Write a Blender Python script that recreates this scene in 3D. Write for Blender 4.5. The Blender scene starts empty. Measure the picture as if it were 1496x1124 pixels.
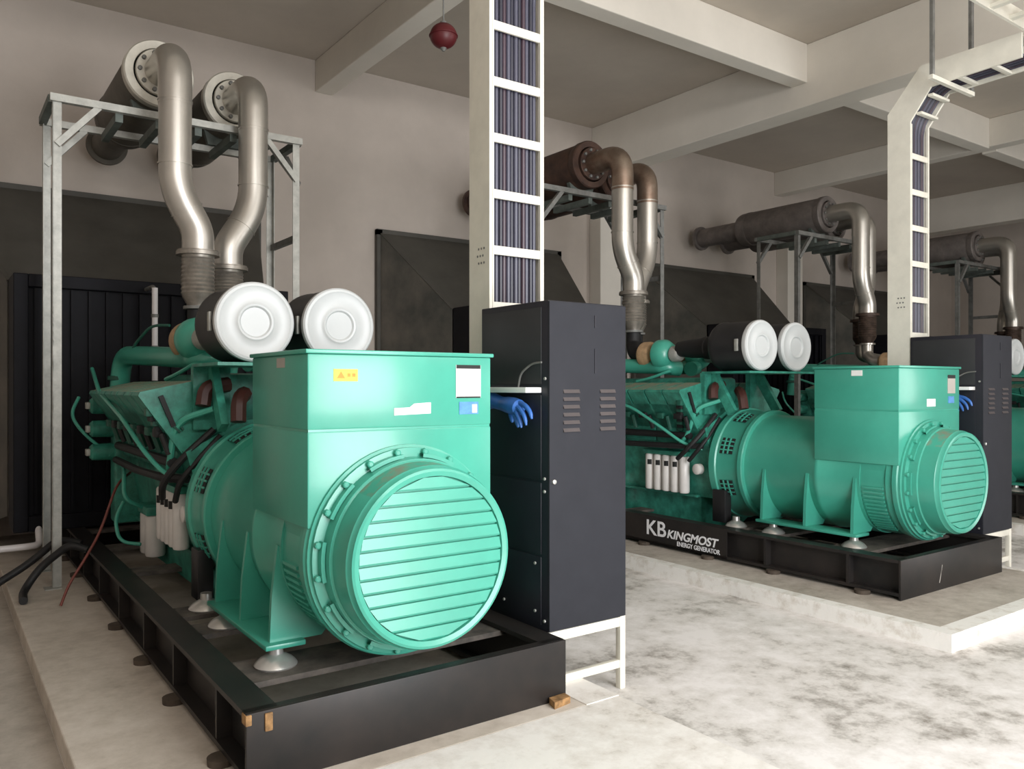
import bpy, bmesh, math, random
from mathutils import Vector, Matrix
random.seed(7)
C = bpy.context.scene.collection
SC = bpy.context.scene
PI = math.pi

# ------------------------------------------------------------------ camera, world, light, exposure
cam_d = bpy.data.cameras.new('camera')
cam = bpy.data.objects.new('camera', cam_d); C.objects.link(cam)
cam.location = (0, 0, 1.65)
cam.rotation_euler = (math.radians(90), 0, math.radians(-35.6))
cam_d.sensor_width = 36; cam_d.lens = 36 * 1184 / 1496
cam_d.shift_y = 2 / 1496
cam_d.clip_start = 0.05
SC.camera = cam
SC.view_settings.view_transform = 'Standard'
SC.view_settings.look = 'None'
SC.view_settings.gamma = 1
SC.view_settings.use_curve_mapping = False
SC.view_settings.exposure = 0.0
w = bpy.data.worlds.new('daylight'); SC.world = w; w.use_nodes = True
bg = w.node_tree.nodes['Background']
bg.inputs[0].default_value = (0.80, 0.90, 1.0, 1); bg.inputs[1].default_value = 1.0

def area_light(name, loc, rot, sx, sy, power, col):
    d = bpy.data.lights.new(name, 'AREA'); d.shape = 'RECTANGLE'; d.size = sx; d.size_y = sy
    d.energy = power; d.color = col
    o = bpy.data.objects.new(name, d); C.objects.link(o); o.location = loc; o.rotation_euler = rot
    return o
# daylight that enters by the wide doorway in the front wall (behind the camera, to its right)
area_light('doorway_daylight', (3.0, -2.1, 2.1), (math.radians(90), 0, 0), 3.0, 4.0, 440, (0.98, 0.99, 1.0))
# added fill light high on the front wall, for beams and back wall
area_light('front_high_fill', (3.8, -2.1, 5.15), (math.radians(90), 0, 0), 12.4, 0.8, 270, (1.0, 0.98, 0.96))

# added fill light for the dark right bays, at a made-up opening
area_light('far_bay_fill', (12.2, -2.1, 2.1), (math.radians(90), 0, 0), 3.0, 4.0, 220, (1.0, 0.98, 0.95))

# ------------------------------------------------------------------ materials
def principled(name):
    m = bpy.data.materials.new(name); m.use_nodes = True
    return m, m.node_tree, m.node_tree.nodes['Principled BSDF']

def mat(name, col, rough=0.5, metal=0.0, var=0.12, scale=6.0, bump=0.0, bscale=40.0, coat=0.0, col2=None, lo=0.35, hi=0.7, spec=None, emit=None):
    m, t, b = principled(name)
    n, l = t.nodes, t.links
    tc = n.new('ShaderNodeTexCoord')
    nz = n.new('ShaderNodeTexNoise'); nz.inputs['Scale'].default_value = scale; nz.inputs['Detail'].default_value = 6
    nz.inputs['Roughness'].default_value = 0.65
    l.new(tc.outputs['Object'], nz.inputs['Vector'])
    rp = n.new('ShaderNodeValToRGB')
    rp.color_ramp.elements[0].position = lo; rp.color_ramp.elements[1].position = hi
    c2 = col2 if col2 else tuple(max(0, c * (1 - var * 1.6)) for c in col)
    rp.color_ramp.elements[0].color = (*c2, 1); rp.color_ramp.elements[1].color = (*col, 1)
    l.new(nz.outputs['Fac'], rp.inputs['Fac']); l.new(rp.outputs['Color'], b.inputs['Base Color'])
    b.inputs['Roughness'].default_value = rough; b.inputs['Metallic'].default_value = metal
    if coat: b.inputs['Coat Weight'].default_value = coat; b.inputs['Coat Roughness'].default_value = 0.15
    if spec is not None: b.inputs['Specular IOR Level'].default_value = spec
    if bump:
        n2 = n.new('ShaderNodeTexNoise'); n2.inputs['Scale'].default_value = bscale; n2.inputs['Detail'].default_value = 4
        l.new(tc.outputs['Object'], n2.inputs['Vector'])
        bp = n.new('ShaderNodeBump'); bp.inputs['Strength'].default_value = bump; bp.inputs['Distance'].default_value = 0.01
        l.new(n2.outputs['Fac'], bp.inputs['Height']); l.new(bp.outputs['Normal'], b.inputs['Normal'])
    return m

def concrete(name, light, dark, mid, s1=0.9, s2=9.0, p=(0.36, 0.5, 0.62), rough=0.75):
    m, t, b = principled(name)
    n, l = t.nodes, t.links
    tc = n.new('ShaderNodeTexCoord')
    a = n.new('ShaderNodeTexNoise'); a.inputs['Scale'].default_value = s1; a.inputs['Detail'].default_value = 9; a.inputs['Roughness'].default_value = 0.72
    f = n.new('ShaderNodeTexNoise'); f.inputs['Scale'].default_value = s2; f.inputs['Detail'].default_value = 6; f.inputs['Roughness'].default_value = 0.7
    l.new(tc.outputs['Object'], a.inputs['Vector']); l.new(tc.outputs['Object'], f.inputs['Vector'])
    mx = n.new('ShaderNodeMath'); mx.operation = 'MULTIPLY_ADD'; mx.inputs[1].default_value = 0.35
    l.new(f.outputs['Fac'], mx.inputs[0])
    sc = n.new('ShaderNodeMath'); sc.operation = 'MULTIPLY'; sc.inputs[1].default_value = 0.65
    l.new(a.outputs['Fac'], sc.inputs[0]); l.new(sc.outputs[0], mx.inputs[2])
    rp = n.new('ShaderNodeValToRGB'); e = rp.color_ramp.elements
    e[0].position = p[0]; e[0].color = (*dark, 1); e[1].position = p[2]; e[1].color = (*light, 1)
    k = e.new(p[1]); k.color = (*mid, 1)
    l.new(mx.outputs[0], rp.inputs['Fac']); l.new(rp.outputs['Color'], b.inputs['Base Color'])
    b.inputs['Roughness'].default_value = rough
    bp = n.new('ShaderNodeBump'); bp.inputs['Strength'].default_value = 0.25; bp.inputs['Distance'].default_value = 0.01
    l.new(f.outputs['Fac'], bp.inputs['Height']); l.new(bp.outputs['Normal'], b.inputs['Normal'])
    return m

M = {}
M['green'] = mat('green_paint', (0.066, 0.40, 0.295), 0.30, var=0.10, scale=2.5, coat=0.25)
M['green_engine'] = mat('engine_green_paint', (0.058, 0.36, 0.265), 0.40, var=0.35, scale=9, bump=0.15, bscale=18)
M['green_dust'] = mat('dusty_green_paint', (0.27, 0.28, 0.20), 0.8, col2=(0.10, 0.32, 0.235), scale=7, lo=0.36, hi=0.55)
M['green_dark'] = mat('dark_green_paint', (0.02, 0.13, 0.09), 0.5, var=0.3)
M['black'] = mat('black_steel_paint', (0.022, 0.021, 0.022), 0.42, col2=(0.012, 0.012, 0.013), scale=5, lo=0.3, hi=0.8)
M['skid'] = mat('skid_black_paint', (0.034, 0.027, 0.024), 0.42, spec=0.3, col2=(0.014, 0.014, 0.014), scale=3, lo=0.3, hi=0.75)
M['skid_dust'] = mat('dusty_black_steel', (0.16, 0.135, 0.115), 0.7, col2=(0.05, 0.045, 0.04), scale=8)
M['rubber'] = mat('black_rubber', (0.012, 0.012, 0.013), 0.6)
M['radiator'] = mat('radiator_black', (0.006, 0.006, 0.010), 0.6, spec=0.2, var=0.3)
M['cab_side'] = mat('cabinet_navy_black', (0.016, 0.016, 0.024), 0.45, var=0.1)
M['cab_panel'] = mat('cabinet_dark_panel', (0.030, 0.031, 0.034), 0.5, var=0.1)
M['cab_front'] = mat('cabinet_charcoal', (0.034, 0.035, 0.042), 0.65, var=0.08, spec=0.12)
M['slot'] = mat('slot_dark', (0.012, 0.012, 0.012), 0.7)
M['louvre'] = mat('louvre_grey', (0.075, 0.062, 0.062), 0.5)
M['white'] = mat('white_enamel', (0.64, 0.66, 0.66), 0.35, var=0.03)
M['white_filter'] = mat('white_filter_can', (0.80, 0.77, 0.74), 0.35, var=0.08)
M['paper'] = mat('white_paper', (0.86, 0.86, 0.84), 0.6, var=0.03)
M['paper_grey'] = mat('grey_paper', (0.45, 0.42, 0.38), 0.6, var=0.06)
M['yellow'] = mat('yellow_sticker', (0.85, 0.78, 0.05), 0.45, var=0.04)
M['orange'] = mat('orange_print', (0.55, 0.30, 0.02), 0.5)
M['blue_sticker'] = mat('blue_sticker', (0.10, 0.32, 0.70), 0.45, var=0.2, scale=30)
M['blue'] = mat('blue_glove_rubber', (0.045, 0.17, 0.55), 0.4, var=0.2, scale=12)
M['cream'] = mat('cream_tray_paint', (0.82, 0.79, 0.69), 0.5, var=0.08, scale=5)
M['galv'] = mat('galvanised_steel', (0.52, 0.52, 0.48), 0.5, metal=0.35, var=0.2, scale=10)
M['galv_dark'] = mat('dull_grey_steel', (0.27, 0.27, 0.255), 0.6, metal=0.3, var=0.25, scale=10)
M['galv_green'] = mat('grey_green_steel', (0.17, 0.20, 0.18), 0.6, metal=0.2, var=0.3)
M['silver'] = mat('silver_exhaust_paint', (0.58, 0.55, 0.50), 0.34, metal=0.8, var=0.08, scale=3)
M['silver_ring'] = mat('pale_aluminium', (0.68, 0.65, 0.57), 0.45, metal=0.4, var=0.12, scale=12)
M['bellows'] = mat('dull_bellows_steel', (0.40, 0.365, 0.32), 0.42, metal=0.7, var=0.25, scale=8)
M['taupe'] = mat('taupe_silencer_paint', (0.14, 0.125, 0.10), 0.6, metal=0.2, var=0.2)
M['rust'] = mat('rusty_silencer_steel', (0.12, 0.065, 0.045), 0.55, metal=0.3, col2=(0.05, 0.03, 0.025), scale=6)
M['rust_silver'] = mat('heat_tinted_silver', (0.42, 0.34, 0.27), 0.36, metal=0.75, col2=(0.22, 0.14, 0.10), scale=3)
M['grey_sil'] = mat('grey_silencer_paint', (0.23, 0.20, 0.185), 0.55, metal=0.2, var=0.25)
M['rust_bellows'] = mat('rusty_bellows', (0.14, 0.095, 0.075), 0.5, metal=0.5, var=0.4, scale=10)
M['dust'] = mat('dusty_green_casting', (0.24, 0.27, 0.20), 0.7, col2=(0.066, 0.40, 0.295), scale=9, lo=0.42, hi=0.60)
M['tan'] = mat('tan_turbine_casting', (0.55, 0.36, 0.20), 0.6, var=0.25, scale=14)
M['red_hose'] = mat('dark_red_hose', (0.07, 0.02, 0.015), 0.5, var=0.2)
M['red_ball'] = mat('dark_red_enamel', (0.11, 0.010, 0.014), 0.45, var=0.15)
M['red_wire'] = mat('red_brown_hose', (0.22, 0.055, 0.04), 0.5)
M['wood'] = mat('raw_wood', (0.45, 0.25, 0.10), 0.8, var=0.4, scale=25)
M['pad'] = mat('brown_support_pad', (0.10, 0.075, 0.055), 0.8, var=0.3)
M['chrome'] = mat('plated_mount', (0.70, 0.69, 0.66), 0.28, metal=0.7, var=0.1)
M['duct'] = mat('dark_duct_sheet', (0.085, 0.08, 0.068), 0.6, var=0.2, scale=2.0)
M['duct_side'] = mat('grey_duct_sheet', (0.135, 0.12, 0.10), 0.55, col2=(0.06, 0.06, 0.052), scale=1.6, lo=0.35, hi=0.65)
M['plaster'] = mat('beige_plaster', (0.57, 0.505, 0.45), 0.9, var=0.07, scale=1.2, bump=0.08, bscale=25)
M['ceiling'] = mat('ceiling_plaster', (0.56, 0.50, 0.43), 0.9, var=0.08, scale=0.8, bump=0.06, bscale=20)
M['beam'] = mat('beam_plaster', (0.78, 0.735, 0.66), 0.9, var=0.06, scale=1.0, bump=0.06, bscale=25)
M['floor'] = concrete('stained_concrete', (0.84, 0.81, 0.79), (0.24, 0.215, 0.185), (0.68, 0.65, 0.615), s1=1.3, s2=7, p=(0.37, 0.48, 0.58))
M['plinth'] = concrete('plinth_concrete', (0.58, 0.53, 0.47), (0.30, 0.26, 0.215), (0.46, 0.415, 0.36), s1=1.3)
M['floor_walk'] = concrete('shaded_walkway_concrete', (0.52, 0.475, 0.42), (0.30, 0.27, 0.23), (0.42, 0.38, 0.33), s1=1.3)
M['plinth_shaded'] = concrete('shaded_brown_concrete', (0.64, 0.58, 0.51), (0.40, 0.35, 0.29), (0.55, 0.49, 0.42), s1=1.3)  # first plinth: browner than its apron, shade put into the colour
M['lit_concrete'] = concrete('lit_pale_concrete', (0.84, 0.81, 0.77), (0.42, 0.38, 0.32), (0.72, 0.68, 0.63), s1=1.6, p=(.36, .45, .55))
M['edge_white'] = mat('white_edge_paint', (0.86, 0.84, 0.80), 0.7, col2=(0.62, 0.57, 0.50), scale=7, lo=0.3, hi=0.5, bump=0.3, bscale=30)
M['pvc'] = mat('white_plastic_pipe', (0.86, 0.83, 0.84), 0.35, var=0.03)
M['cable_navy'] = mat('navy_black_cable', (0.026, 0.026, 0.042), 0.40, var=0.1)
M['cable_grey'] = mat('grey_blue_cable', (0.075, 0.075, 0.11), 0.38, var=0.1)
M['cable_plum'] = mat('plum_black_cable', (0.060, 0.035, 0.050), 0.40, var=0.1)
M['white_print'] = mat('white_lettering', (0.92, 0.92, 0.94), 0.5, var=0.03)

# ------------------------------------------------------------------ mesh helpers
class MB:
    def __init__(s, off=(0, 0, 0)):
        s.bm = bmesh.new(); s.off = Vector(off)
    def box(s, x0, x1, y0, y1, z0, z1, bev=0.0, rot=None, mi=0):
        c = Vector(((x0 + x1) / 2, (y0 + y1) / 2, (z0 + z1) / 2))
        g = bmesh.ops.create_cube(s.bm, size=1)
        vs = g['verts']
        bmesh.ops.scale(s.bm, vec=(abs(x1 - x0), abs(y1 - y0), abs(z1 - z0)), verts=vs)
        if rot: bmesh.ops.rotate(s.bm, verts=vs, cent=(0, 0, 0), matrix=rot)
        bmesh.ops.translate(s.bm, vec=c, verts=vs)
        fs = {f for v in vs for f in v.link_faces}
        for f in fs: f.material_index = mi
        if bev:
            es = list({e for v in vs for e in v.link_edges})
            r = bmesh.ops.bevel(s.bm, geom=es, offset=bev, segments=2, affect='EDGES', profile=0.5, clamp_overlap=True)
            for f in r['faces']: f.material_index = mi
        return s
    def prism(s, poly, axis, a0, a1, mi=0):
        """poly: 2D points; axis 'x': (y,z), 'y': (x,z), 'z': (x,y)"""
        def p(u, v, a):
            return {'x': (a, u, v), 'y': (u, a, v), 'z': (u, v, a)}[axis]
        A = [s.bm.verts.new(p(u, v, a0)) for u, v in poly]
        B = [s.bm.verts.new(p(u, v, a1)) for u, v in poly]
        n = len(poly); fs = []
        fs.append(s.bm.faces.new(A)); fs.append(s.bm.faces.new(B[::-1]))
        for i in range(n):
            fs.append(s.bm.faces.new((A[i], B[i], B[(i + 1) % n], A[(i + 1) % n])))
        for f in fs: f.material_index = mi
        return s
    def lathe(s, c, axis, prof, seg=40, a0=0.0, a1=2 * PI, mi=0, caps=True):
        """prof: (position along the axis, radius) ; c: the other two coords as a 3D point"""
        c = Vector(c); full = abs(a1 - a0 - 2 * PI) < 1e-6
        k = seg if full else seg + 1
        rings = []
        for (t, r) in prof:
            ring = []
            for i in range(k):
                a = a0 + (a1 - a0) * i / seg
                u, v = r * math.cos(a), r * math.sin(a)
                if axis == 'y': p = (c.x + u, t, c.z + v)
                elif axis == 'z': p = (c.x + u, c.y + v, t)
                else: p = (t, c.y + u, c.z + v)
                ring.append(s.bm.verts.new(p))
            rings.append(ring)
        for j in range(len(rings) - 1):
            for i in range(seg):
                i2 = (i + 1) % k
                f = s.bm.faces.new((rings[j][i], rings[j][i2], rings[j + 1][i2], rings[j + 1][i])); f.material_index = mi
        if full and caps:
            for ring in (rings[0], rings[-1]):
                try:
                    f = s.bm.faces.new(ring); f.material_index = mi
                except ValueError: pass
        return s
    def tube(s, pts, r, seg=12, mi=0, cap=True):
        """sweep; r may be a list"""
        pts = [Vector(p) for p in pts]; n = len(pts)
        rs = r if isinstance(r, (list, tuple)) else [r] * n
        up = None; rings = []
        for i in range(n):
            t = (pts[min(i + 1, n - 1)] - pts[max(i - 1, 0)]).normalized()
            if up is None:
                up = Vector((0, 0, 1)) if abs(t.z) < 0.9 else Vector((0, 1, 0))
            up = (up - t * up.dot(t)).normalized(); sd = t.cross(up)
            rings.append([s.bm.verts.new(pts[i] + (up * math.cos(2 * PI * k / seg) + sd * math.sin(2 * PI * k / seg)) * rs[i]) for k in range(seg)])
        for j in range(n - 1):
            for k in range(seg):
                f = s.bm.faces.new((rings[j][k], rings[j][(k + 1) % seg], rings[j + 1][(k + 1) % seg], rings[j + 1][k])); f.material_index = mi
        if cap:
            for ring in (rings[0], rings[-1]):
                f = s.bm.faces.new(ring); f.material_index = mi
        return s
    def ball(s, c, r, sc=(1, 1, 1), u=16, v=10, mi=0):
        g = bmesh.ops.create_uvsphere(s.bm, u_segments=u, v_segments=v, radius=r)
        bmesh.ops.scale(s.bm, vec=sc, verts=g['verts']); bmesh.ops.translate(s.bm, vec=c, verts=g['verts'])
        for f in {f for x in g['verts'] for f in x.link_faces}: f.material_index = mi
        return s
    def strut(s, p, q, wd, th, mi=0):
        """flat bar between two points"""
        p, q = Vector(p), Vector(q); t = (q - p); L = t.length; t.normalize()
        ref = Vector((0, 1, 0)) if abs(t.y) < 0.9 else Vector((1, 0, 0))
        a = (ref - t * ref.dot(t)).normalized(); b = t.cross(a)
        vs = []
        for e in (p, q):
            for (i, j) in ((-1, -1), (1, -1), (1, 1), (-1, 1)):
                vs.append(s.bm.verts.new(e + a * (i * th / 2) + b * (j * wd / 2)))
        for idx in ((0, 1, 2, 3), (7, 6, 5, 4), (0, 4, 5, 1), (1, 5, 6, 2), (2, 6, 7, 3), (3, 7, 4, 0)):
            f = s.bm.faces.new([vs[i] for i in idx]); f.material_index = mi
        return s
    def build(s, name, mats, parent=None, smooth=True, loc=None):
        bmesh.ops.recalc_face_normals(s.bm, faces=s.bm.faces)
        me = bpy.data.meshes.new(name)
        bmesh.ops.translate(s.bm, vec=-s.off, verts=s.bm.verts)
        s.bm.to_mesh(me); s.bm.free()
        for m in (mats if isinstance(mats, (list, tuple)) else [mats]): me.materials.append(m)
        if smooth:
            for p in me.polygons: p.use_smooth = True
            me.set_sharp_from_angle(angle=math.radians(35))
        o = bpy.data.objects.new(name, me); C.objects.link(o)
        if parent: o.parent = parent
        elif s.off.length: o.location = s.off
        if loc: o.location = loc
        return o

def fillet(pts, rad, n=6):
    """round the corners of a polyline"""
    pts = [Vector(p) for p in pts]; out = [pts[0]]
    for i in range(1, len(pts) - 1):
        a, b, c = pts[i - 1], pts[i], pts[i + 1]
        r = min(rad, (a - b).length * 0.48, (c - b).length * 0.48)
        p, q = b + (a - b).normalized() * r, b + (c - b).normalized() * r
        for k in range(n + 1):
            t = k / n
            out.append((1 - t) ** 2 * p + 2 * t * (1 - t) * b + t * t * q)
    out.append(pts[-1]); return out

def thing(name, label, cat, loc, group=None):
    o = bpy.data.objects.new(name, None); C.objects.link(o); o.location = loc
    o.empty_display_size = 0.2
    o['label'] = label; o['category'] = cat
    if group: o['group'] = group
    return o
def tag(o, label, cat, group=None):
    o['label'] = label; o['category'] = cat
    if group: o['group'] = group
    return o
def struct(o):
    o['kind'] = 'structure'; return o
def dup_tree(root, loc, label, group=None, name=None):
    r = root.copy(); C.objects.link(r); r.location = loc; r['label'] = label
    if group: r['group'] = group
    for ch in list(root.children):
        c = ch.copy(); C.objects.link(c); c.parent = r
        for g in list(ch.children):
            d = g.copy(); C.objects.link(d); d.parent = c
    return r
def kid(src, parent, dx=0, dy=0, dz=0):
    c = src.copy(); C.objects.link(c); c.parent = parent
    c.location = (src.location.x + dx, src.location.y + dy, src.location.z + dz)
    return c

# ------------------------------------------------------------------ the room
ZF = -0.12                                   # hall floor; plinth tops are at 0
XL, XR, YF, YB, ZC = -2.6, 21.6, -2.2, 10.5, 6.07
struct(MB().box(.5, XR, YF, YB, ZF - 0.2, ZF).build('floor', M['floor'], smooth=False))
struct(MB().box(XL, .5, YF, YB, ZF - 0.2, ZF).build('floor', M['floor_walk'], smooth=False))     # left walkway, shade put into its darker concrete colour
struct(MB().box(XL - .2, XR + .2, YB, YB + .2, ZF - .2, ZC + .2).build('wall_back', M['plaster'], smooth=False))
struct(MB().box(XL - .2, XL, YF, YB, ZF - .2, ZC + .2).build('wall_left', M['plaster'], smooth=False))
struct(MB().box(XR, XR + .2, YF, YB, ZF - .2, ZC + .2).build('wall_right', M['plaster'], smooth=False))
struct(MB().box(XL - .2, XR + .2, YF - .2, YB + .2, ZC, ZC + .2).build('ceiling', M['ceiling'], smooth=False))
# front wall with its doorway left open, plus a made-up opening for far fill
fw = MB().box(XL - .2, 1.4, YF - .2, YF, ZF - .2, ZC).box(4.6, 10.6, YF - .2, YF, ZF - .2, ZC).box(13.8, XR + .2, YF - .2, YF, ZF - .2, ZC).box(10.6, 13.8, YF - .2, YF, 4.7, ZC)
fw.box(1.4, 4.6, YF - .2, YF, 4.7, ZC)
struct(fw.build('wall_front', M['plaster'], smooth=False))
# ceiling beams
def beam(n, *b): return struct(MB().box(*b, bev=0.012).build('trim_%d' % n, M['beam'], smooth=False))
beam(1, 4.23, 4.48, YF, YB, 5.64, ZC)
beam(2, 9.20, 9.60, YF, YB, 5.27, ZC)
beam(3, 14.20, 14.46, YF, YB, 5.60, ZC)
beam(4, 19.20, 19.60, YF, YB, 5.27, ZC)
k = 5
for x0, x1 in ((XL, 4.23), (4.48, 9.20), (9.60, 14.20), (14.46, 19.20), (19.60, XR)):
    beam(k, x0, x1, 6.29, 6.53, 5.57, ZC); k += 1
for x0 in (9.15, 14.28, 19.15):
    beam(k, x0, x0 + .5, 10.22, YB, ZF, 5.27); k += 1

# plinths
PITCH = 4.99
for i in range(4):
    dx = PITCH * i
    x0, x1, y0, y1 = 0.50 + dx, 2.97 + dx, (2.67 if i else 3.18), YB
    p = struct(MB().box(x0, x1, y0, y1, ZF, 0, bev=0.008).build('plinth', M['plinth' if i else 'plinth_shaded'], smooth=False))
    e = MB()
    e.box(x0 - .006, x0 + .11, y0 - .006, y1, ZF, 0.004)
    e.box(x1 - .07, x1 + .006, y0 - .006, y1, ZF, 0.004)
    e.box(x0 + .11, x1 - .07, y0 - .006, y0 + .13, ZF, 0.004)
    if i: e.build('painted_edge', M['edge_white'], p, smooth=False)
    else:                                    # first plinth's apron and right strip, bright light put into their pale colour
        MB().box(x0, x1, 1.2, y0, ZF, 0.0).build('apron', M['lit_concrete'], p, smooth=False)
        MB().box(x1 - .22, x1 + .006, y0, y1, ZF, 0.004).build('painted_edge', M['lit_concrete'], p, smooth=False)

# ------------------------------------------------------------------ generator set (built once, copied)
G0 = Vector((1.88, 6.2, 0.0))
AX, AZ = 1.88, 0.858                         # shaft axis
def mb(): return MB(G0)
def both(x): return (x, 2 * AX - x)

gen = thing('generator_set', '', 'generator', G0, 'green generator sets in a row')

# --- skid
sk = mb()
for sx in (0, 1):
    f = (lambda x: x) if sx == 0 else (lambda x: 2 * AX - x)
    a = lambda x0, x1, *r: sk.box(min(f(x0), f(x1)), max(f(x0), f(x1)), *r)
    a(1.04, 1.18, 3.33, 9.1, .285, .31)
    a(1.04, 1.18, 3.33, 9.1, .03, .055)
    a(1.115, 1.135, 3.33, 9.1, .055, .285)
skid = sk.build('skid', M['skid'], gen, smooth=False)
mb().box(1.04, 2.72, 3.31, 3.33, .0, .31, bev=.004).box(1.04, 2.72, 3.33, 3.37, .29, .31).build('end_plate', M['skid'], skid)
mb().box(1.04, 2.72, 9.08, 9.10, .0, .31, bev=.004).build('end_plate', M['skid'], skid)
for y0, y1 in ((3.72, 4.06), (4.60, 4.84), (5.02, 5.26), (6.4, 6.6), (7.5, 7.7), (8.5, 8.7)):
    mb().box(1.135, 2.625, y0, y1, .255, .282).build('cross_member', M['skid_dust'], skid, smooth=False)
gus = None
for y in (3.76, 4.56, 5.30, 6.1, 6.9, 7.7, 8.5):
    for sx in (0, 1):
        x0, x1 = (1.045, 1.115) if sx == 0 else (2.645, 2.715)
        mb().box(x0, x1, y - .012, y + .012, .055, .285).build('gusset', M['skid'], skid, smooth=False)
for y in (3.62, 4.46, 5.2, 6.05, 6.95, 7.9, 8.7):
    for sx in (0, 1):
        x = 1.03 if sx == 0 else 2.73
        mb().lathe((x, y, 0), 'z', [(0.0, .06), (.03, .062), (.032, .05)], 18).build('support_pad', M['pad'], skid)
for x in both(1.37):
    for y in (3.90, 4.71, 5.14):
        m_ = mb().lathe((x, y, 0), 'z', [(.282, .100), (.290, .104), (.300, .098), (.318, .080), (.332, .056), (.342, .036), (.38, .034)], 24)
        m_.build('isolator_mount', M['chrome'], skid)

# --- alternator
alt = mb().lathe((AX, 0, AZ), 'y', [(3.57, .40), (3.57, .497), (3.63, .500), (3.63, .488), (3.86, .488), (3.86, .500), (4.24, .500), (4.25, .507), (4.29, .507), (4.30, .500), (4.98, .500), (5.05, .505), (5.05, .3)], 64)
alt = alt.build('alternator_body', M['green'], gen)
fl = mb().lathe((AX, 0, AZ), 'y', [(3.575, .45), (3.575, .506), (3.565, .516), (3.53, .516), (3.52, .508), (3.50, .508), (3.495, .494), (3.475, .494), (3.47, .45), (3.40, .445), (3.40, .40)], 64)
fl.build('end_flange', M['green'], alt)
for i in range(20):
    a = 2 * PI * (i + .5) / 20; cx, cz = AX + .478 * math.cos(a), AZ + .478 * math.sin(a)
    mb().lathe((cx, 0, cz), 'y', [(3.476, .017), (3.452, .016), (3.448, .010)], 8).build('flange_bolt', M['green'], alt)
for i in range(10):                            # curved lugs round the end flange
    a = 2 * PI * i / 10
    mb().lathe((AX, 0, AZ), 'y', [(3.476, .455), (3.476, .468), (3.435, .468), (3.435, .450)], 6, a - .2, a + .2).build('flange_lug', M['green'], alt)
for sgn in (1, -1):                            # slotted air grilles low on the body
    for j in range(13):
        a = PI + (.12 + .075 * j) if sgn == 1 else -(.12 + .075 * j)
        g = mb()
        R = Matrix.Rotation(-a, 3, 'Y')
        cx, cz = AX + .492 * math.cos(a), AZ + .492 * math.sin(a)
        g.box(cx - .012, cx + .012, 3.655, 3.835, cz - .008, cz + .008, rot=R)
        g.build('grille_slat', M['green'], alt, smooth=False)
for sgn in (0, 1):
    f = (lambda x: x) if sgn == 0 else (lambda x: 2 * AX - x)
    xs = sorted((f(1.30), f(1.50)))
    mb().box(xs[0], xs[1], 3.84, 4.86, .375, .40, bev=.004).build('foot_plate', M['green'], alt)
    for y in (3.90, 4.36, 4.82):
        arc = []
        for q in range(9):
            a = PI + .03 + q * (1.02 / 8)
            arc.append((AX + .485 * math.cos(a), AZ + .485 * math.sin(a)))
        poly = [(1.335, .395), (1.345, .62), (1.375, .87)] + arc + [(1.60, .395)]
        mb().prism([(f(x), z) for x, z in poly], 'y', y - .014, y + .014).build('foot_rib', M['green'], alt, smooth=False)
# lifting boss behind the box
mb().box(1.58, 1.70, 4.36, 4.42, 1.25, 1.40, bev=.01).build('lifting_lug', M['green'], alt)
mb().box(2.06, 2.18, 4.36, 4.42, 1.25, 1.40, bev=.01).build('lifting_lug', M['green'], alt)

# --- fan cover with slats
fc = mb().lathe((AX, 0, AZ), 'y', [(3.46, .440), (3.40, .440), (3.395, .432), (3.27, .425), (3.262, .418), (3.235, .412), (3.230, .40), (3.236, .378), (3.262, .374), (3.262, .0)], 72)
fc = fc.build('fan_cover', [M['green'], M['dust']], gen)
for p in fc.data.polygons:                     # dust that settled on top of the cover
    if p.normal.z > .72 and p.center.y > 3.27 - G0.y: p.material_index = 1
for i in range(12):
    z = AZ - .345 + i * (.69 / 11); hw = math.sqrt(max(.373 ** 2 - (z - AZ) ** 2, .02))
    g = mb()
    rows = []
    for (yy, zz) in ((3.262, z - .029), (3.244, z - .027), (3.240, z - .020), (3.2465, z + .027), (3.262, z + .028)):
        h_ = math.sqrt(max(.3735 ** 2 - (zz - AZ) ** 2, .0025))
        rows.append((g.bm.verts.new((AX - h_, yy, zz)), g.bm.verts.new((AX + h_, yy, zz))))
    for r_ in range(5):
        p_, q_ = rows[r_], rows[(r_ + 1) % 5]
        g.bm.faces.new((p_[0], p_[1], q_[1], q_[0]))
    g.bm.faces.new([r_[0] for r_ in rows]); g.bm.faces.new([r_[1] for r_ in rows][::-1])
    g.build('slat', M['green'], fc, smooth=False)

# --- terminal box
tb = mb().box(1.38, 2.38, 3.515, 4.29, 1.00, 1.44, bev=.008).box(1.385, 2.375, 3.52, 4.285, 1.436, 1.452).box(1.38, 2.38, 3.515, 4.29, 1.449, 1.798, bev=.008)
tb.box(1.40, 2.36, 3.6, 4.25, 0.9, 1.01)
tbx = tb.build('terminal_box', M['green'], gen)
mb().box(1.368, 2.392, 3.503, 4.302, 1.798, 1.818, bev=.005).build('box_lid', M['green'], tbx)

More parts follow.
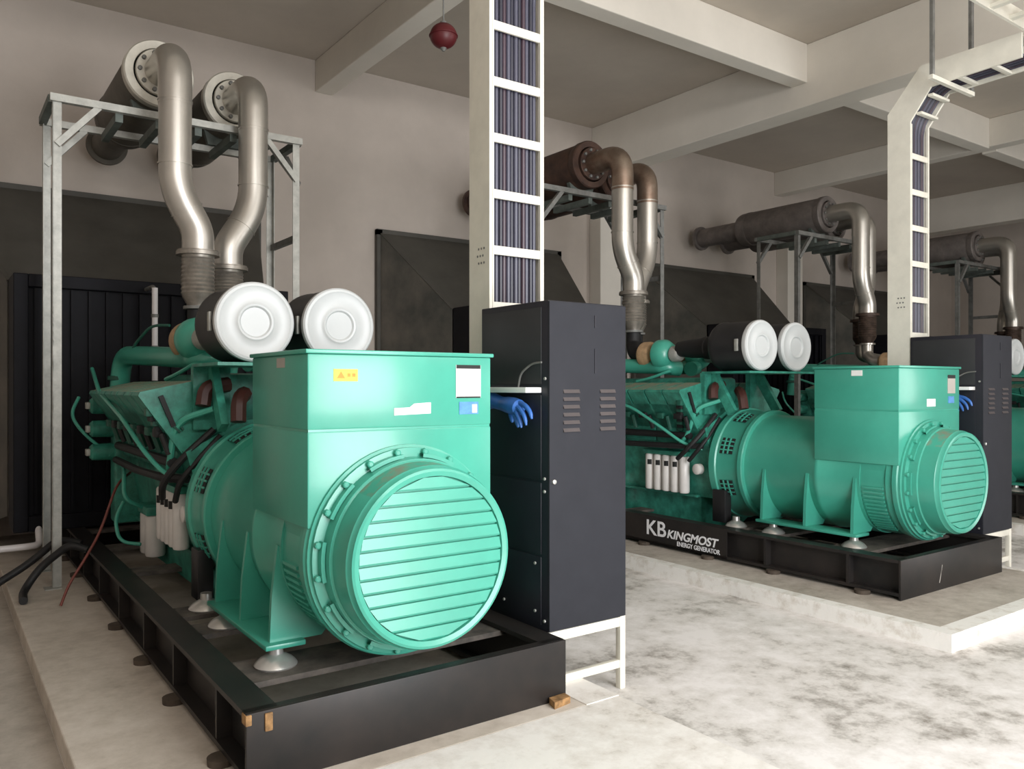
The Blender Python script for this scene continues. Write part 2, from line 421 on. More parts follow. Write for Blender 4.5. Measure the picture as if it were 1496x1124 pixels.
# --- flywheel housing
fh = mb().lathe((AX, 0, AZ), 'y', [(5.05, .3), (5.05, .540), (5.06, .548), (5.10, .548), (5.11, .535), (5.15, .520), (5.36, .548), (5.37, .562), (5.44, .562), (5.45, .55), (5.50, .50), (5.50, .2)], 64)
fh = fh.build('flywheel_housing', M['green'], gen)
for a in (math.radians(158), math.radians(203), math.radians(118), math.radians(22), math.radians(-23), math.radians(62)):
    g = mb().lathe((AX, 0, AZ), 'y', [(5.185, .528), (5.185, .535), (5.325, .550), (5.325, .54)], 5, a - .15, a + .15)
    g = g.build('vent_grille', M['slot'], fh, smooth=False)
    # bars over the opening are part of the same housing
    bar = mb()
    for q in (-.08, 0.0, .08):
        bar.lathe((AX, 0, AZ), 'y', [(5.185, .530), (5.185, .541), (5.325, .556), (5.325, .54)], 1, a + q - .012, a + q + .012)
    for yy in (5.225, 5.275):
        bar.lathe((AX, 0, AZ), 'y', [(yy, .536), (yy, .545 + (yy - 5.185) * .1), (yy + .012, .546 + (yy - 5.185) * .1), (yy + .012, .536)], 5, a - .15, a + .15)
    bar.build('grille_bars', M['green'], fh, smooth=False)

# --- engine block, banks
bk = mb()
bk.prism([(1.50, .50), (2.26, .50), (2.34, .95), (2.42, 1.22), (2.05, 1.42), (1.71, 1.42), (1.34, 1.22), (1.42, .95)], 'y', 5.5, 7.65)
blk = bk.build('engine_block', M['green_engine'], gen, smooth=False)
for sgn in (0, 1):
    for i in range(5):                         # side inspection covers
        y = 5.75 + i * .37
        x0, x1 = (1.385, 1.43) if sgn == 0 else (2.33, 2.375)
        mb().box(x0, x1, y, y + .31, .98, 1.14, bev=.012).build('side_cover', M['green_engine'], blk)
# gear case at the far end, its pulley
gc = mb().box(1.28, 2.48, 7.65, 7.88, .46, 1.58, bev=.03).build('gear_case', M['green_engine'], gen)
for (px, pz, r) in ((1.88, .858, .17), (1.50, 1.25, .10), (2.26, 1.25, .10), (1.42, .75, .09)):
    mb().lathe((px, 0, pz), 'y', [(7.88, r * .8), (7.90, r), (7.93, r * .9), (7.96, r), (7.98, r * .8)], 24).build('pulley', M['black'], gc)
for (px, pz) in ((1.30, 1.48), (1.26, 1.28), (1.27, 1.08)):      # housings that stick out on the near side
    mb().lathe((0, 7.76, pz), 'x', [(1.29, .075), (1.12, .07), (1.10, .05)], 16).build('pump_housing', M['green_engine'], gc)
    mb().box(1.07, 1.11, 7.72, 7.80, pz - .03, pz + .03, bev=.008).build('pump_cap', M['galv'], gc)

AC = ((1.06, 1.605), (1.445, 1.69), (1.757, 1.396), (1.352, 1.185))   # A, B, D, C of the leaning bank
def lerp(p, q, t): return (p[0] + (q[0] - p[0]) * t, p[1] + (q[1] - p[1]) * t)
for sgn in (0, 1):
    f = (lambda p: p) if sgn == 0 else (lambda p: (2 * AX - p[0], p[1]))
    A, B, D, Cc = AC
    inner = [lerp(A, Cc, .35), lerp(B, D, .35), (1.80, 1.35), (1.60, 1.15), lerp(A, Cc, .93)]
    bank = mb().prism([f(p) for p in inner], 'y', 5.62, 7.62).build('cylinder_bank', M['green_engine'], gen, smooth=False)
    for i in range(8):
        y0 = 5.60 + i * .2525; y1 = y0 + (.236 if i else .24)
        low = mb().prism([f(p) for p in (lerp(A, Cc, .42), lerp(B, D, .42), D, (1.56, 1.20), Cc)], 'y', y0, y1)
        low.build('cylinder_head', M['green_engine'], bank, smooth=False)
        top = mb()
        a1, a2, b1, b2 = A, lerp(A, Cc, .44), B, lerp(B, D, .44)
        ac_ = lerp(a1, b1, .06); bc_ = lerp(a1, b1, .94)
        up = (-.024, .058)
        pl = [a2, lerp(a1, a2, .1), ac_, bc_, lerp(b1, b2, .1), b2]
        top.prism([f(p) for p in pl], 'y', y0 + .004, y1 - .004)
        rc = top.build('rocker_cover', [M['green_engine'], M['green_dust']], bank, smooth=False)
        for p in rc.data.polygons:
            if p.normal.z > .8: p.material_index = 1
        # bolts and ports on the outer (lower) side
        side = mb()
        c0 = f(lerp(lerp(A, Cc, .62), lerp(B, D, .62), -.04)); c1 = f(lerp(lerp(A, Cc, .80), lerp(B, D, .80), -.05))
        side.tube([(c0[0], y0 + .06, c0[1]), (c1[0], y0 + .06, c1[1] - .06)], .022, 8)
        side.box(c0[0] - .03, c0[0] + .03, y0 + .10, y0 + .20, c0[1] - .03, c0[1] + .03, bev=.008)
        side.build('injector_line', M['green_dark'] if i % 2 else M['rubber'], bank)
    # dark slotted bracket on the end face
    s0, s1 = f((1.205, 1.585)), f((1.285, 1.385))
    if sgn == 0:
        mb().strut((s0[0], 5.597, s0[1]), (s1[0], 5.597, s1[1]), .03, .03).build('bracket', M['rubber'], bank, smooth=False)
        mb().strut((1.285, 5.592, 1.385), (1.325, 5.592, 1.345), .014, .02).strut((1.31, 5.592, 1.41), (1.345, 5.592, 1.36), .014, .02).build('fork', M['green_dark'], bank, smooth=False)
    px_ = sorted((f((1.335, 0))[0], f((1.39, 0))[0]))
    for i in range(4):
        mb().box(px_[0], px_[1], 5.72 + i * .47, 5.72 + i * .47 + .45, 1.06, 1.30, bev=.015).build('manifold_cover', M['green_engine'], bank)
    # lower row of dark clips along the bank, exhaust manifold tube under it
    mx = f((1.30, 1.14))
    mb().tube([(mx[0], 5.66, mx[1]), (mx[0], 7.6, mx[1])], .035, 10).build('fuel_rail', M['rubber'], bank)
    for i in range(9):
        q = f(lerp(A, Cc, .30 + .08 * i)); 
        mb().box(q[0] - .022, q[0] + .022, 5.63 + .02 * i, 5.70 + .02 * i, q[1] - .028, q[1] + .028, bev=.006).build('clip', M['rubber'] if i % 2 else M['green_dark'], bank)

# oil pan
op = mb().prism([(1.53, .50), (2.30, .50), (2.30, .22), (2.10, .10), (1.66, .10), (1.53, .22)], 'y', 5.72, 7.70).build('oil_pan', M['green_engine'], gen, smooth=False)
mb().box(1.44, 2.32, 5.70, 7.72, .495, .52).build('pan_rail', M['green_engine'], op, smooth=False)
# dark front engine support legs
for x in both(1.40):
    mb().box(x - .05, x + .05, 5.26, 5.42, .30, .62, bev=.01).build('engine_support', M['black'], gen)
# oil filters, one row each side
for sgn in (0, 1):
    X = 1.385 if sgn == 0 else 2 * AX - 1.385
    head = mb().box(min(X - .05, X + .05), X + .05, 5.76, 6.38, .915, .965, bev=.01).build('filter_head', M['green_engine'], gen)
    for i in range(5):
        y = 5.82 + i * .122
        fo = mb().lathe((X, y, 0), 'z', [(.53, .030), (.535, .048), (.548, .055), (.90, .055), (.915, .045)], 20).build('oil_filter', M['white_filter'], gen)
        if i in (1, 2, 3, 4):
            mb().lathe((X, y, 0), 'z', [(.80, .0555), (.80, .0568), (.855, .0568), (.855, .0555)], 5, PI + .15, PI + 1.0, caps=False).build('filter_print', M['slot'], fo)
for y in (6.87, 7.05):
    mb().lathe((1.44, y, 0), 'z', [(.30, .05), (.305, .068), (.32, .075), (.62, .075), (.64, .06)], 22).build('fuel_filter', M['white_filter'], gen)
mb().box(1.36, 1.52, 6.79, 7.13, .63, .70, bev=.01).build('fuel_filter_head', M['green_engine'], gen)
mb().lathe((0, 5.62, .80), 'x', [(1.40, .055), (1.345, .055), (1.335, .04)], 20).build('white_cap', M['white_filter'], gen)

# air cleaners
for i, X in enumerate((1.645, 2.205)):
    ac = mb().lathe((X, 0, 2.05), 'y', [(5.06, .20), (5.06, .242), (5.09, .246), (5.44, .246), (5.46, .252), (5.50, .252), (5.53, .235), (5.58, .16), (5.62, .12), (5.62, .05)], 48).build('air_cleaner', M['black'], gen)
    mb().lathe((X, 0, 2.05), 'y', [(5.10, .247), (5.085, .252), (5.055, .250), (5.043, .240), (5.040, .225), (5.046, .215), (5.050, .13), (5.044, .118), (5.040, .112), (5.042, .10), (5.054, .090), (5.055, .0)], 64).build('end_cover', M['white'], ac)
    mb().lathe((X, 0, 2.05), 'y', [(5.60, .118), (5.70, .112), (5.71, .12), (5.75, .12), (5.76, .108), (5.95, .10), (6.10, .085), (6.12, .085)], 28).build('intake_hose', M['rubber'], ac)
    mb().box(X - .26, X - .24, 5.14, 5.18, 1.99, 2.11, bev=.005).build('clamp', M['galv'], ac)
    # turbocharger behind it
    T = (X - .01, 0, 2.0)
    tu = mb().lathe(T, 'y', [(6.10, .07), (6.12, .085), (6.20, .088), (6.22, .07)], 24).build('turbocharger', M['galv'], gen)
    mb().lathe(T, 'y', [(6.22, .07), (6.26, .13), (6.32, .165), (6.40, .165), (6.45, .12), (6.48, .08)], 32).build('compressor_housing', M['green'], tu)
    mb().lathe(T, 'y', [(6.48, .08), (6.50, .13), (6.55, .15), (6.63, .15), (6.68, .11), (6.70, .05)], 32).build('turbine_housing', M['tan'], tu)
    ex = (1.80, 2.13)[i]; ey = (7.0, 7.3)[i]
    mb().tube(fillet([(X - .01, 6.62, 2.0), (X - .01, 6.80, 2.02), (ex, ey, 2.12), (ex, ey, 2.282)], .12), .085, 16).build('exhaust_outlet', M['rubber'], tu)
# bracket tray under the cleaners
mb().box(1.40, 2.44, 5.00, 5.60, 1.775, 1.795).build('cleaner_bracket', M['green_engine'], gen, smooth=False)
for X in both(1.52):
    mb().strut((X, 5.55, 1.77), (X, 5.30, 1.38), .05, .10).build('bracket_strut', M['green_engine'], gen, smooth=False)
    mb().box(X - .12, X + .12, 5.56, 5.62, 1.36, 1.78).build('bracket_post', M['green_engine'], gen, smooth=False)
# charge air cooler between the banks
mb().box(1.62, 2.14, 5.75, 7.4, 1.36, 1.74, bev=.04).build('aftercooler', M['green_engine'], gen)
# coolant pipe from the turbo end forward and down
for X0, X1 in ((1.62, 1.40), (2 * AX - 1.62, 2 * AX - 1.40)):
    mb().tube(fillet([(X0 + (.17 if X0 < AX else -.17), 6.26, 1.84), (X0, 6.32, 1.86), (X0, 6.6, 1.87), (X1, 8.02, 1.93), (X1 - .02, 8.06, 1.50)], .24, 10), .082, 18).build('coolant_pipe', M['green'], gen)
    for P in ((X1, 8.045, 1.72),):
        mb().lathe((P[0] - .02, P[1] + .01, 0), 'z', [(1.70, .088), (1.705, .094), (1.735, .094), (1.74, .088)], 20).build('hose_clamp', M['green_dark'], gen)
# thin green lines and hoses over the near side
def line(pts, r, m, name): return mb().tube(fillet(pts, .12), r, 8).build(name, m, gen)
line([(1.14, 7.9, 1.80), (1.09, 7.2, 1.60), (1.10, 6.3, 1.42), (1.17, 5.9, 1.20), (1.26, 5.72, 1.06), (1.42, 5.6, 1.0)], .016, M['green'], 'fuel_line')
line([(1.05, 8.0, 1.55), (0.97, 7.9, 1.40), (1.05, 7.8, 1.25), (1.25, 7.7, 1.05)], .014, M['green'], 'fuel_line')
line([(1.30, 7.4, 1.02), (1.22, 6.9, .95), (1.20, 6.8, .78), (1.34, 6.85, .70)], .016, M['green'], 'fuel_line')
line([(1.25, 7.1, .72), (1.18, 7.05, .60), (1.20, 7.0, .42), (1.34, 6.9, .40)], .014, M['green'], 'fuel_line')
line([(1.52, 5.52, 1.36), (1.33, 5.52, 1.19), (1.22, 5.62, 1.02), (1.26, 5.8, .90)], .024, M['rubber'], 'black_hose')
line([(1.56, 5.50, 1.32), (1.40, 5.50, 1.15), (1.31, 5.55, 1.02), (1.32, 5.7, .88)], .020, M['rubber'], 'black_hose')
line([(1.28, 7.6, 1.02), (1.25, 6.6, 1.02), (1.27, 5.8, 1.03), (1.36, 5.55, 1.04)], .030, M['rubber'], 'black_hose')
line([(1.50, 5.45, 1.50), (1.30, 5.60, 1.42), (1.28, 5.66, 1.18), (1.30, 5.8, 1.05)], .022, M['green'], 'fuel_line')
line([(1.70, 6.3, 1.78), (1.58, 6.2, 1.82), (1.50, 6.4, 1.74), (1.46, 6.6, 1.70)], .016, M['green'], 'fuel_line')
line([(1.60, 7.1, 2.15), (1.50, 7.3, 2.16), (1.42, 7.6, 2.0), (1.42, 7.7, 1.9)], .012, M['green_dark'], 'fuel_line')
for X in (1.62,):
    s = 1 if X < AX else -1
    line([(X, 5.52, 1.66), (X - s * .16, 5.50, 1.64), (X - s * .18, 5.48, 1.52)], .050, M['red_hose'], 'red_hose')
    line([(X + s * .05, 5.35, 1.60), (X - s * .02, 5.25, 1.56), (X - s * .03, 5.22, 1.42)], .050, M['red_hose'], 'red_hose')
# black clutter under the filters and starter
mb().lathe((2 * AX - 1.36, 0, .62), 'y', [(5.52, .03), (5.54, .075), (5.80, .078), (5.82, .03)], 20).build('starter_motor', M['black'], gen)

# --- radiator
rad = mb().box(.62, 3.14, 8.66, 9.12, .40, 2.62).build('radiator', M['radiator'], gen, smooth=False)
fr = mb()
for x0, x1 in ((.60, .72), (3.04, 3.16)): fr.box(x0, x1, 8.60, 9.14, .31, 2.68, bev=.008)
fr.box(.72, 3.04, 8.60, 9.14, 2.56, 2.68, bev=.008).box(.72, 3.04, 8.60, 9.14, .31, .45, bev=.008)
fr.build('radiator_frame', M['radiator'], rad, smooth=False)
for i in range(16):                            # vertical fins beside the shroud
    x = .78 + i * .149
    mb().box(x - .012, x + .012, 8.62, 8.665, .47, 2.55).build('fin', M['radiator'], rad, smooth=False)
mb().tube([(1.72, 8.22, 1.70), (1.72, 8.22, 2.58)], .027, 12).build('overflow_pipe', M['pvc'], rad)
for z in (2.0, 2.3): mb().tube([(1.72, 8.22, z), (1.72, 8.22, z + .03)], .034, 12).build('pipe_coupling', M['galv_dark'], rad)
mb().tube(fillet([(1.72, 8.22, 2.56), (1.72, 8.30, 2.60), (1.72, 8.64, 2.60)], .05), .02, 10).build('pipe_elbow', M['galv_dark'], rad)

gen['label'] = 'nearest green generator set, with a yellow sticker on its terminal box'
gens = [gen]
glabels = ['green generator set with white lettering on its black skid, second in the row',
           'third green generator set, a sliver showing behind the second dark cabinet',
           'fourth and farthest green generator set, hidden behind the right-hand cabinet']
for i, lb in enumerate(glabels):
    gens.append(dup_tree(gen, G0 + Vector((PITCH * (i + 1), 0, 0)), lb))

# the far sets have bare silver exhaust outlets
for g in gens[2:]:
    for t_ in g.children:
        for c in t_.children:
            if c.name.startswith('exhaust_outlet'):
                c.material_slots[0].link = 'OBJECT'; c.material_slots[0].material = M['silver']
# things that differ from set to set: stickers, lettering
def find(root, name): return [c for c in root.children if c.name.split('.')[0] == name][0]
def sticker(g, name, m, x0, x1, z0, z1, y=3.515, th=.003, dx=0.0):
    p = find(g, 'terminal_box')
    return MB(G0).box(x0, x1, y - th, y, z0, z1).build(name, m, p, smooth=False)
def side_sticker(g, name, m, y0, y1, z0, z1, x=1.38, th=.003):
    return MB(G0).box(x - th, x, y0, y1, z0, z1).build(name, m, find(g, 'terminal_box'), smooth=False)
g1, g2, g3, g4 = gens
s_ = sticker(g1, 'warning_sticker', M['yellow'], 1.505, 1.625, 1.672, 1.728); s_['label'] = 'small yellow warning sticker'
p = find(g1, 'terminal_box')
MB(G0).prism([(1.520, 1.685), (1.562, 1.685), (1.541, 1.718)], 'y', 3.5112, 3.512).box(1.572, 1.588, 3.5112, 3.512, 1.692, 1.709).box(1.596, 1.614, 3.5112, 3.512, 1.692, 1.709).build('sticker_print', M['orange'], p, smooth=False)
sticker(g1, 'notice_label', M['paper'], 2.165, 2.315, 1.588, 1.757)['label'] = 'white notice with a dark heading band'
MB(G0).box(2.167, 2.313, 3.5112, 3.512, 1.738, 1.757).box(2.167, 2.313, 3.5112, 3.512, 1.588, 1.596).build('notice_heading', M['slot'], p, smooth=False)
sticker(g1, 'blue_sticker', M['blue_sticker'], 2.185, 2.300, 1.505, 1.568)['label'] = 'blue sticker under the white notice'
MB(G0).box(2.262, 2.292, 3.5112, 3.512, 1.512, 1.555).build('sticker_print', M['paper'], p, smooth=False)
MB(G0).prism([(1.815, 1.507), (2.018, 1.513), (2.018, 1.568), (1.925, 1.563), (1.90, 1.545), (1.815, 1.542)], 'y', 3.512, 3.515).build('torn_tape', M['paper'], p, smooth=False)['label'] = 'torn strip of white tape'
side_sticker(g1, 'side_tag', M['paper_grey'], 3.80, 3.91, 1.738, 1.785)
p2 = find(g2, 'terminal_box')
side_sticker(g2, 'side_tag', M['paper'], 3.83, 3.93, 1.735, 1.782)['label'] = 'white tag high on the left side'
sticker(g2, 'notice_label', M['paper_grey'], 2.17, 2.30, 1.585, 1.725)['label'] = 'grey notice with a dark heading'
MB(G0).box(2.17, 2.30, 3.511, 3.512, 1.715, 1.745).build('notice_heading', M['slot'], p2, smooth=False)
sticker(g2, 'torn_label', M['paper'], 1.82, 1.96, 1.475, 1.540)['label'] = 'torn white label'
sticker(g2, 'blue_sticker', M['blue_sticker'], 2.18, 2.28, 1.50, 1.56)

# white lettering on the second skid: a flush plate carries it
skid2 = find(g2, 'skid')
MB(G0).box(1.040, 1.046, 4.98, 6.5, .03, .285).build('sign_plate', M['skid'], skid2, smooth=False)
def lettering(text, size, y_left, z0, x, parent, name, width=None, shear=0.0, offset=0.0):
    cu = bpy.data.curves.new(name, 'FONT'); cu.body = text; cu.size = size; cu.extrude = .0012; cu.shear = shear; cu.offset = offset
    tmp = bpy.data.objects.new(name + '_tmp', cu); C.objects.link(tmp)
    dg = bpy.context.evaluated_depsgraph_get()
    me = bpy.data.meshes.new_from_object(tmp.evaluated_get(dg))
    bpy.data.objects.remove(tmp); bpy.data.curves.remove(cu)
    xs = [v.co.x for v in me.vertices]; k = (width / (max(xs) - min(xs))) if width else 1
    x_min = min(xs)
    for v in me.vertices:                       # text runs towards -Y on a face that looks to -X
        u, h, d = (v.co.x - x_min) * k, v.co.y, v.co.z
        v.co = Vector((x - .0012 - d, y_left - u, z0 + h)) - G0
    me.materials.clear(); me.materials.append(M['white_print'])
    ob = bpy.data.objects.new(name, me); C.objects.link(ob); ob.parent = parent
    return ob
lettering('KB', .215, 6.02, .118, 1.040, skid2, 'lettering', .27, offset=.003)['label'] = 'large white letters KB on the black skid'
lettering('KINGMOST', .115, 5.735, .120, 1.040, skid2, 'lettering', .66, .25, offset=.003)['label'] = 'white word KINGMOST on the black skid'
lettering('ENERGY GENERATOR', .062, 5.60, .058, 1.040, skid2, 'lettering', .54, offset=.001)['label'] = 'small white second line of the lettering'
MB(G0).strut((1.62, 3.3085, .06), (1.66, 3.3085, .17), .008, .002).strut((1.645, 3.3085, .12), (1.665, 3.3085, .2), .006, .002).build('scratch', M['paper_grey'], skid2, smooth=False)
# tan scraps stuck on the corner of the nearest skid
sk1 = find(g1, 'skid')
MB(G0).box(1.115, 1.148, 3.300, 3.312, .225, .300, bev=.004).build('corner_scrap', M['wood'], sk1)
MB(G0).box(1.036, 1.062, 3.304, 3.36, .262, .306, bev=.004).build('corner_scrap', M['wood'], sk1)

# ------------------------------------------------------------------ exhaust: racks, silencers, pipes
ORD = ['first', 'second', 'third', 'fourth']
WHERE = ['above the nearest generator', 'above the second generator', 'above the third generator', 'above the fourth, farthest generator']
def exhaust_set(i, mats):
    dx = PITCH * i; body, ring, pipe, pipe_low, bell, steel = mats
    # rack
    L = Vector((1.84 + dx, 7.92, 0)); off = L
    rk = thing('silencer_rack', ['pale steel rack with tall posts holding the two silencers at the far left',
                                 'grey steel rack under the rusty silencers behind the left cable tray',
                                 'grey steel rack under the long grey silencers of the third generator',
                                 'dim grey steel rack at the far right, behind the right cable tray'][i], 'rack', L, 'steel racks under the silencers')
    q = lambda: MB(off)
    for (x, y) in ((.80, 7.54), (2.88, 7.54), (.80, 8.30), (2.88, 8.30)):
        x += dx; s = 1 if x < 1.84 + dx else -1; t = 1 if y < 8 else -1
        b = q().box(*sorted((x, x + s * .065)), *sorted((y, y + t * .008)), 0.008, 3.97).box(*sorted((x, x + s * .008)), *sorted((y, y + t * .065)), 0.008, 3.97)
        b.build('post', steel, rk, smooth=False)
        q().box(x - .06, x + .06, y - .06, y + .06, 0, .008).build('foot_plate', steel, rk, smooth=False)
    for y in (7.54, 8.30):
        q().box(.78 + dx, 2.90 + dx, y - .03, y + .03, 3.97, 4.03).build('cross_beam', steel, rk, smooth=False)
        q().strut((.83 + dx, y, 3.62), (1.14 + dx, y, 3.98), .05, .05).build('corner_brace', steel, rk, smooth=False)
        q().strut((2.85 + dx, y, 3.62), (2.55 + dx, y, 3.98), .05, .05).build('corner_brace', steel, rk, smooth=False)
    for x in (.80, 2.88):
        q().box(x + dx - .03, x + dx + .03, 7.57, 8.27, 3.97, 4.03).build('side_beam', M['galv_green'], rk, smooth=False)
    for x in (1.30, 1.62, 1.95, 2.26, 2.58):
        q().box(x + dx - .03, x + dx + .03, 7.57, 8.27, 3.90, 3.97).build('bearer', M['galv_green'], rk, smooth=False)
    q().box(2.85 + dx, 2.89 + dx, 7.57, 8.27, 3.05, 3.11).build('side_rail', M['galv_dark'], rk, smooth=False)
    q().strut((2.88 + dx, 7.57, 3.60), (2.88 + dx, 7.9, 3.93), .04, .04).build('corner_brace', M['galv_dark'], rk, smooth=False)
    for j, X in enumerate((1.62, 2.37)):
        sy = (0.0, .34)[j]; py = 7.0 + sy
        X += dx; o_ = Vector((X, 8.4 + sy, 4.03)); q2 = lambda: MB(o_)
        side = ('left', 'right')[j]
        desc = ('taupe silencer with pale end ring', 'rusty brown silencer', 'long grey silencer', 'dim grey-brown silencer')[i]
        sl = thing('silencer', '%s, %s one of two %s' % (desc, side, WHERE[i]), 'silencer', o_, 'exhaust silencers on the racks')
        Z = 4.38
        def yl(prof): return [(t + sy, r) for t, r in prof]
        q2().lathe((X, 0, Z), 'y', yl([(7.56, .15), (7.56, .265), (7.60, .28), (9.15, .28), (9.20, .265), (9.20, .12)]), 48).build('silencer_shell', body, sl)
        q2().lathe((X, 0, Z), 'y', yl([(7.66, .283), (7.64, .292), (7.56, .292), (7.545, .280), (7.545, .215), (7.56, .21)]), 56).build('end_ring', ring, sl)
        q2().lathe((X, 0, Z), 'y', yl([(7.56, .200), (7.52, .200), (7.515, .195), (7.515, .14)]), 40).build('pipe_flange', ring, sl)
        for b_ in range(10):
            a = 2 * PI * b_ / 10
            q2().lathe((X + .168 * math.cos(a), 0, Z + .168 * math.sin(a)), 'y', yl([(7.516, .019), (7.490, .018), (7.486, .01)]), 8).build('bolt', M['galv_dark'], sl)
        q2().lathe((X, 0, Z), 'y', [(9.18 + sy, .17), (10.15, .165), (10.15, .215), (10.20, .215), (10.20, .15)], 36).build('tail_pipe', body if i != 0 else M['taupe'], sl)
        for y in ((7.76, 8.25)[j],):
            q2().prism([(X - .16, 4.03), (X + .16, 4.03), (X + .20, 4.17), (X + .1, 4.12), (X, 4.098), (X - .1, 4.12), (X - .20, 4.17)], 'y', y - .03, y + .03).build('saddle', M['galv_green'], sl, smooth=False)
        q2().lathe((X, 0, Z), 'y', yl([(9.0, .282), (9.0, .288), (9.05, .288), (9.05, .282)]), 40).build('band', body, sl)
        # exhaust pipe
        lowx = (1.80, 2.13)[j] + dx; ly = (7.0, 7.3)[j]; ztop = (2.76, 2.70)[j]
        o3 = Vector((lowx, ly, 2.3)); q3 = lambda: MB(o3)
        ep = thing('exhaust_pipe', '%s exhaust pipe, %s one of two %s' % (('bright silver', 'brown-tinted silver', 'dull silver', 'dim grey')[i], side, WHERE[i]), 'pipe', o3, 'exhaust pipes')
        path = [(lowx, ly, ztop), (lowx, ly, ztop + .18), (X, py, 3.26), (X, py, Z), (X, 7.514 + sy, Z)]
        f1 = fillet(path, .30, 10)
        zc = 3.95
        up = [p for p in f1 if p.z > zc]; lo = [p for p in f1 if p.z <= zc]
        joint = Vector((X, py, zc))
        q3().tube(lo + [joint], .128, 28).build('lower_pipe', pipe_low, ep)
        q3().tube([joint] + up, .131, 28).build('elbow', pipe, ep)
        for z in (3.98, 3.46):
            q3().tube([(X, py, z - .006), (X, py, z + .006)], .135, 28).build('weld_seam', pipe_low, ep)
        mid = Vector(path[1]) * .5 + Vector(path[2]) * .5; d_ = (Vector(path[2]) - Vector(path[1])).normalized()
        q3().tube([mid - d_ * .006, mid + d_ * .006], .135, 28).build('weld_seam', pipe_low, ep)
        q3().lathe((lowx, ly, 0), 'z', [(ztop - .03, .13), (ztop - .03, .172), (ztop, .172), (ztop + .004, .165), (ztop + .012, .165), (ztop + .012, .13)], 36).build('flange', bell, ep)
        prof = [(2.29, .088), (2.33, .09), (2.38, .12)]
        n = 9; z0, z1 = 2.40, ztop - .05
        for t in range(n * 2 + 1):
            prof.append((z0 + (z1 - z0) * t / (n * 2), .134 if t % 2 else .126))
        prof.append((ztop - .03, .13))
        q3().lathe((lowx, ly, 0), 'z', prof, 32).build('bellows', bell, ep)
        q3().lathe((lowx, ly, 0), 'z', [(2.285, .09), (2.285, .115), (2.31, .115), (2.31, .09)], 24).build('bottom_flange', M['galv_dark'] if i < 2 else M['silver'], ep)
exhaust_set(0, (M['taupe'], M['silver_ring'], M['silver'], M['silver'], M['bellows'], M['galv']))
exhaust_set(1, (M['rust'], M['rust'], M['rust_silver'], M['silver'], M['bellows'], M['galv_dark']))
exhaust_set(2, (M['grey_sil'], M['grey_sil'], M['silver'], M['silver'], M['rust_bellows'], M['galv_dark']))
exhaust_set(3, (M['grey_sil'], M['grey_sil'], M['silver'], M['silver'], M['rust_bellows'], M['galv_dark']))

# ------------------------------------------------------------------ radiator ducts to the back wall
for i in range(4):
    dx = PITCH * i; off = Vector((1.88 + dx, 10.0, 0))
    d = thing('radiator_duct', ['dark sheet duct behind the nearest generator, flaring up to the back wall',
                                'dark tapered sheet duct beside the left cable tray, behind the second generator',
                                'dark tapered sheet duct behind the third generator under the grey silencers',
                                'dark sheet duct at the far right behind the right cable tray'][i], 'duct', off, 'radiator air ducts')
    W = [(.18, 0.02), (3.40, 0.02), (3.40, 3.80), (.18, 3.80)]; Rr = [(.60, .40), (3.08, .40), (3.08, 2.66), (.60, 2.66)]
    yw, yr = 10.40, 9.16
    def quad(a, b, t=.012):
        """sheet between edge a-b at the wall and at the radiator, with thickness"""
        m_ = MB(off)
        P = [Vector((W[a][0] + dx, yw, W[a][1])), Vector((W[b][0] + dx, yw, W[b][1])), Vector((Rr[b][0] + dx, yr, Rr[b][1])), Vector((Rr[a][0] + dx, yr, Rr[a][1]))]
        nrm = (P[1] - P[0]).cross(P[3] - P[0]).normalized() * t
        v = [m_.bm.verts.new(p) for p in P] + [m_.bm.verts.new(p + nrm) for p in P]
        for ix in ((0, 1, 2, 3), (7, 6, 5, 4), (0, 4, 5, 1), (1, 5, 6, 2), (2, 6, 7, 3), (3, 7, 4, 0)):
            m_.bm.faces.new([v[k_] for k_ in ix])
        return m_
    quad(2, 3).build('top_sheet', M['duct'], d, smooth=False)
    quad(3, 0).build('side_sheet', M['duct_side'], d, smooth=False)
    quad(1, 2).build('side_sheet', M['duct_side'], d, smooth=False)
    e = MB(off)
    e.box(.12 + dx, .20 + dx, 10.40, 10.47, 0, 3.86).box(3.38 + dx, 3.46 + dx, 10.40, 10.47, 0, 3.86).box(.12 + dx, 3.46 + dx, 10.40, 10.47, 3.79, 3.87)
    e.build('wall_flange', M['duct'], d, smooth=False)
    # folded seam along the near upper edge
    MB(off).strut((W[3][0] + dx, yw, W[3][1]), (Rr[3][0] + dx, yr, Rr[3][1]), .03, .03).build('edge_seam', M['duct'], d, smooth=False)

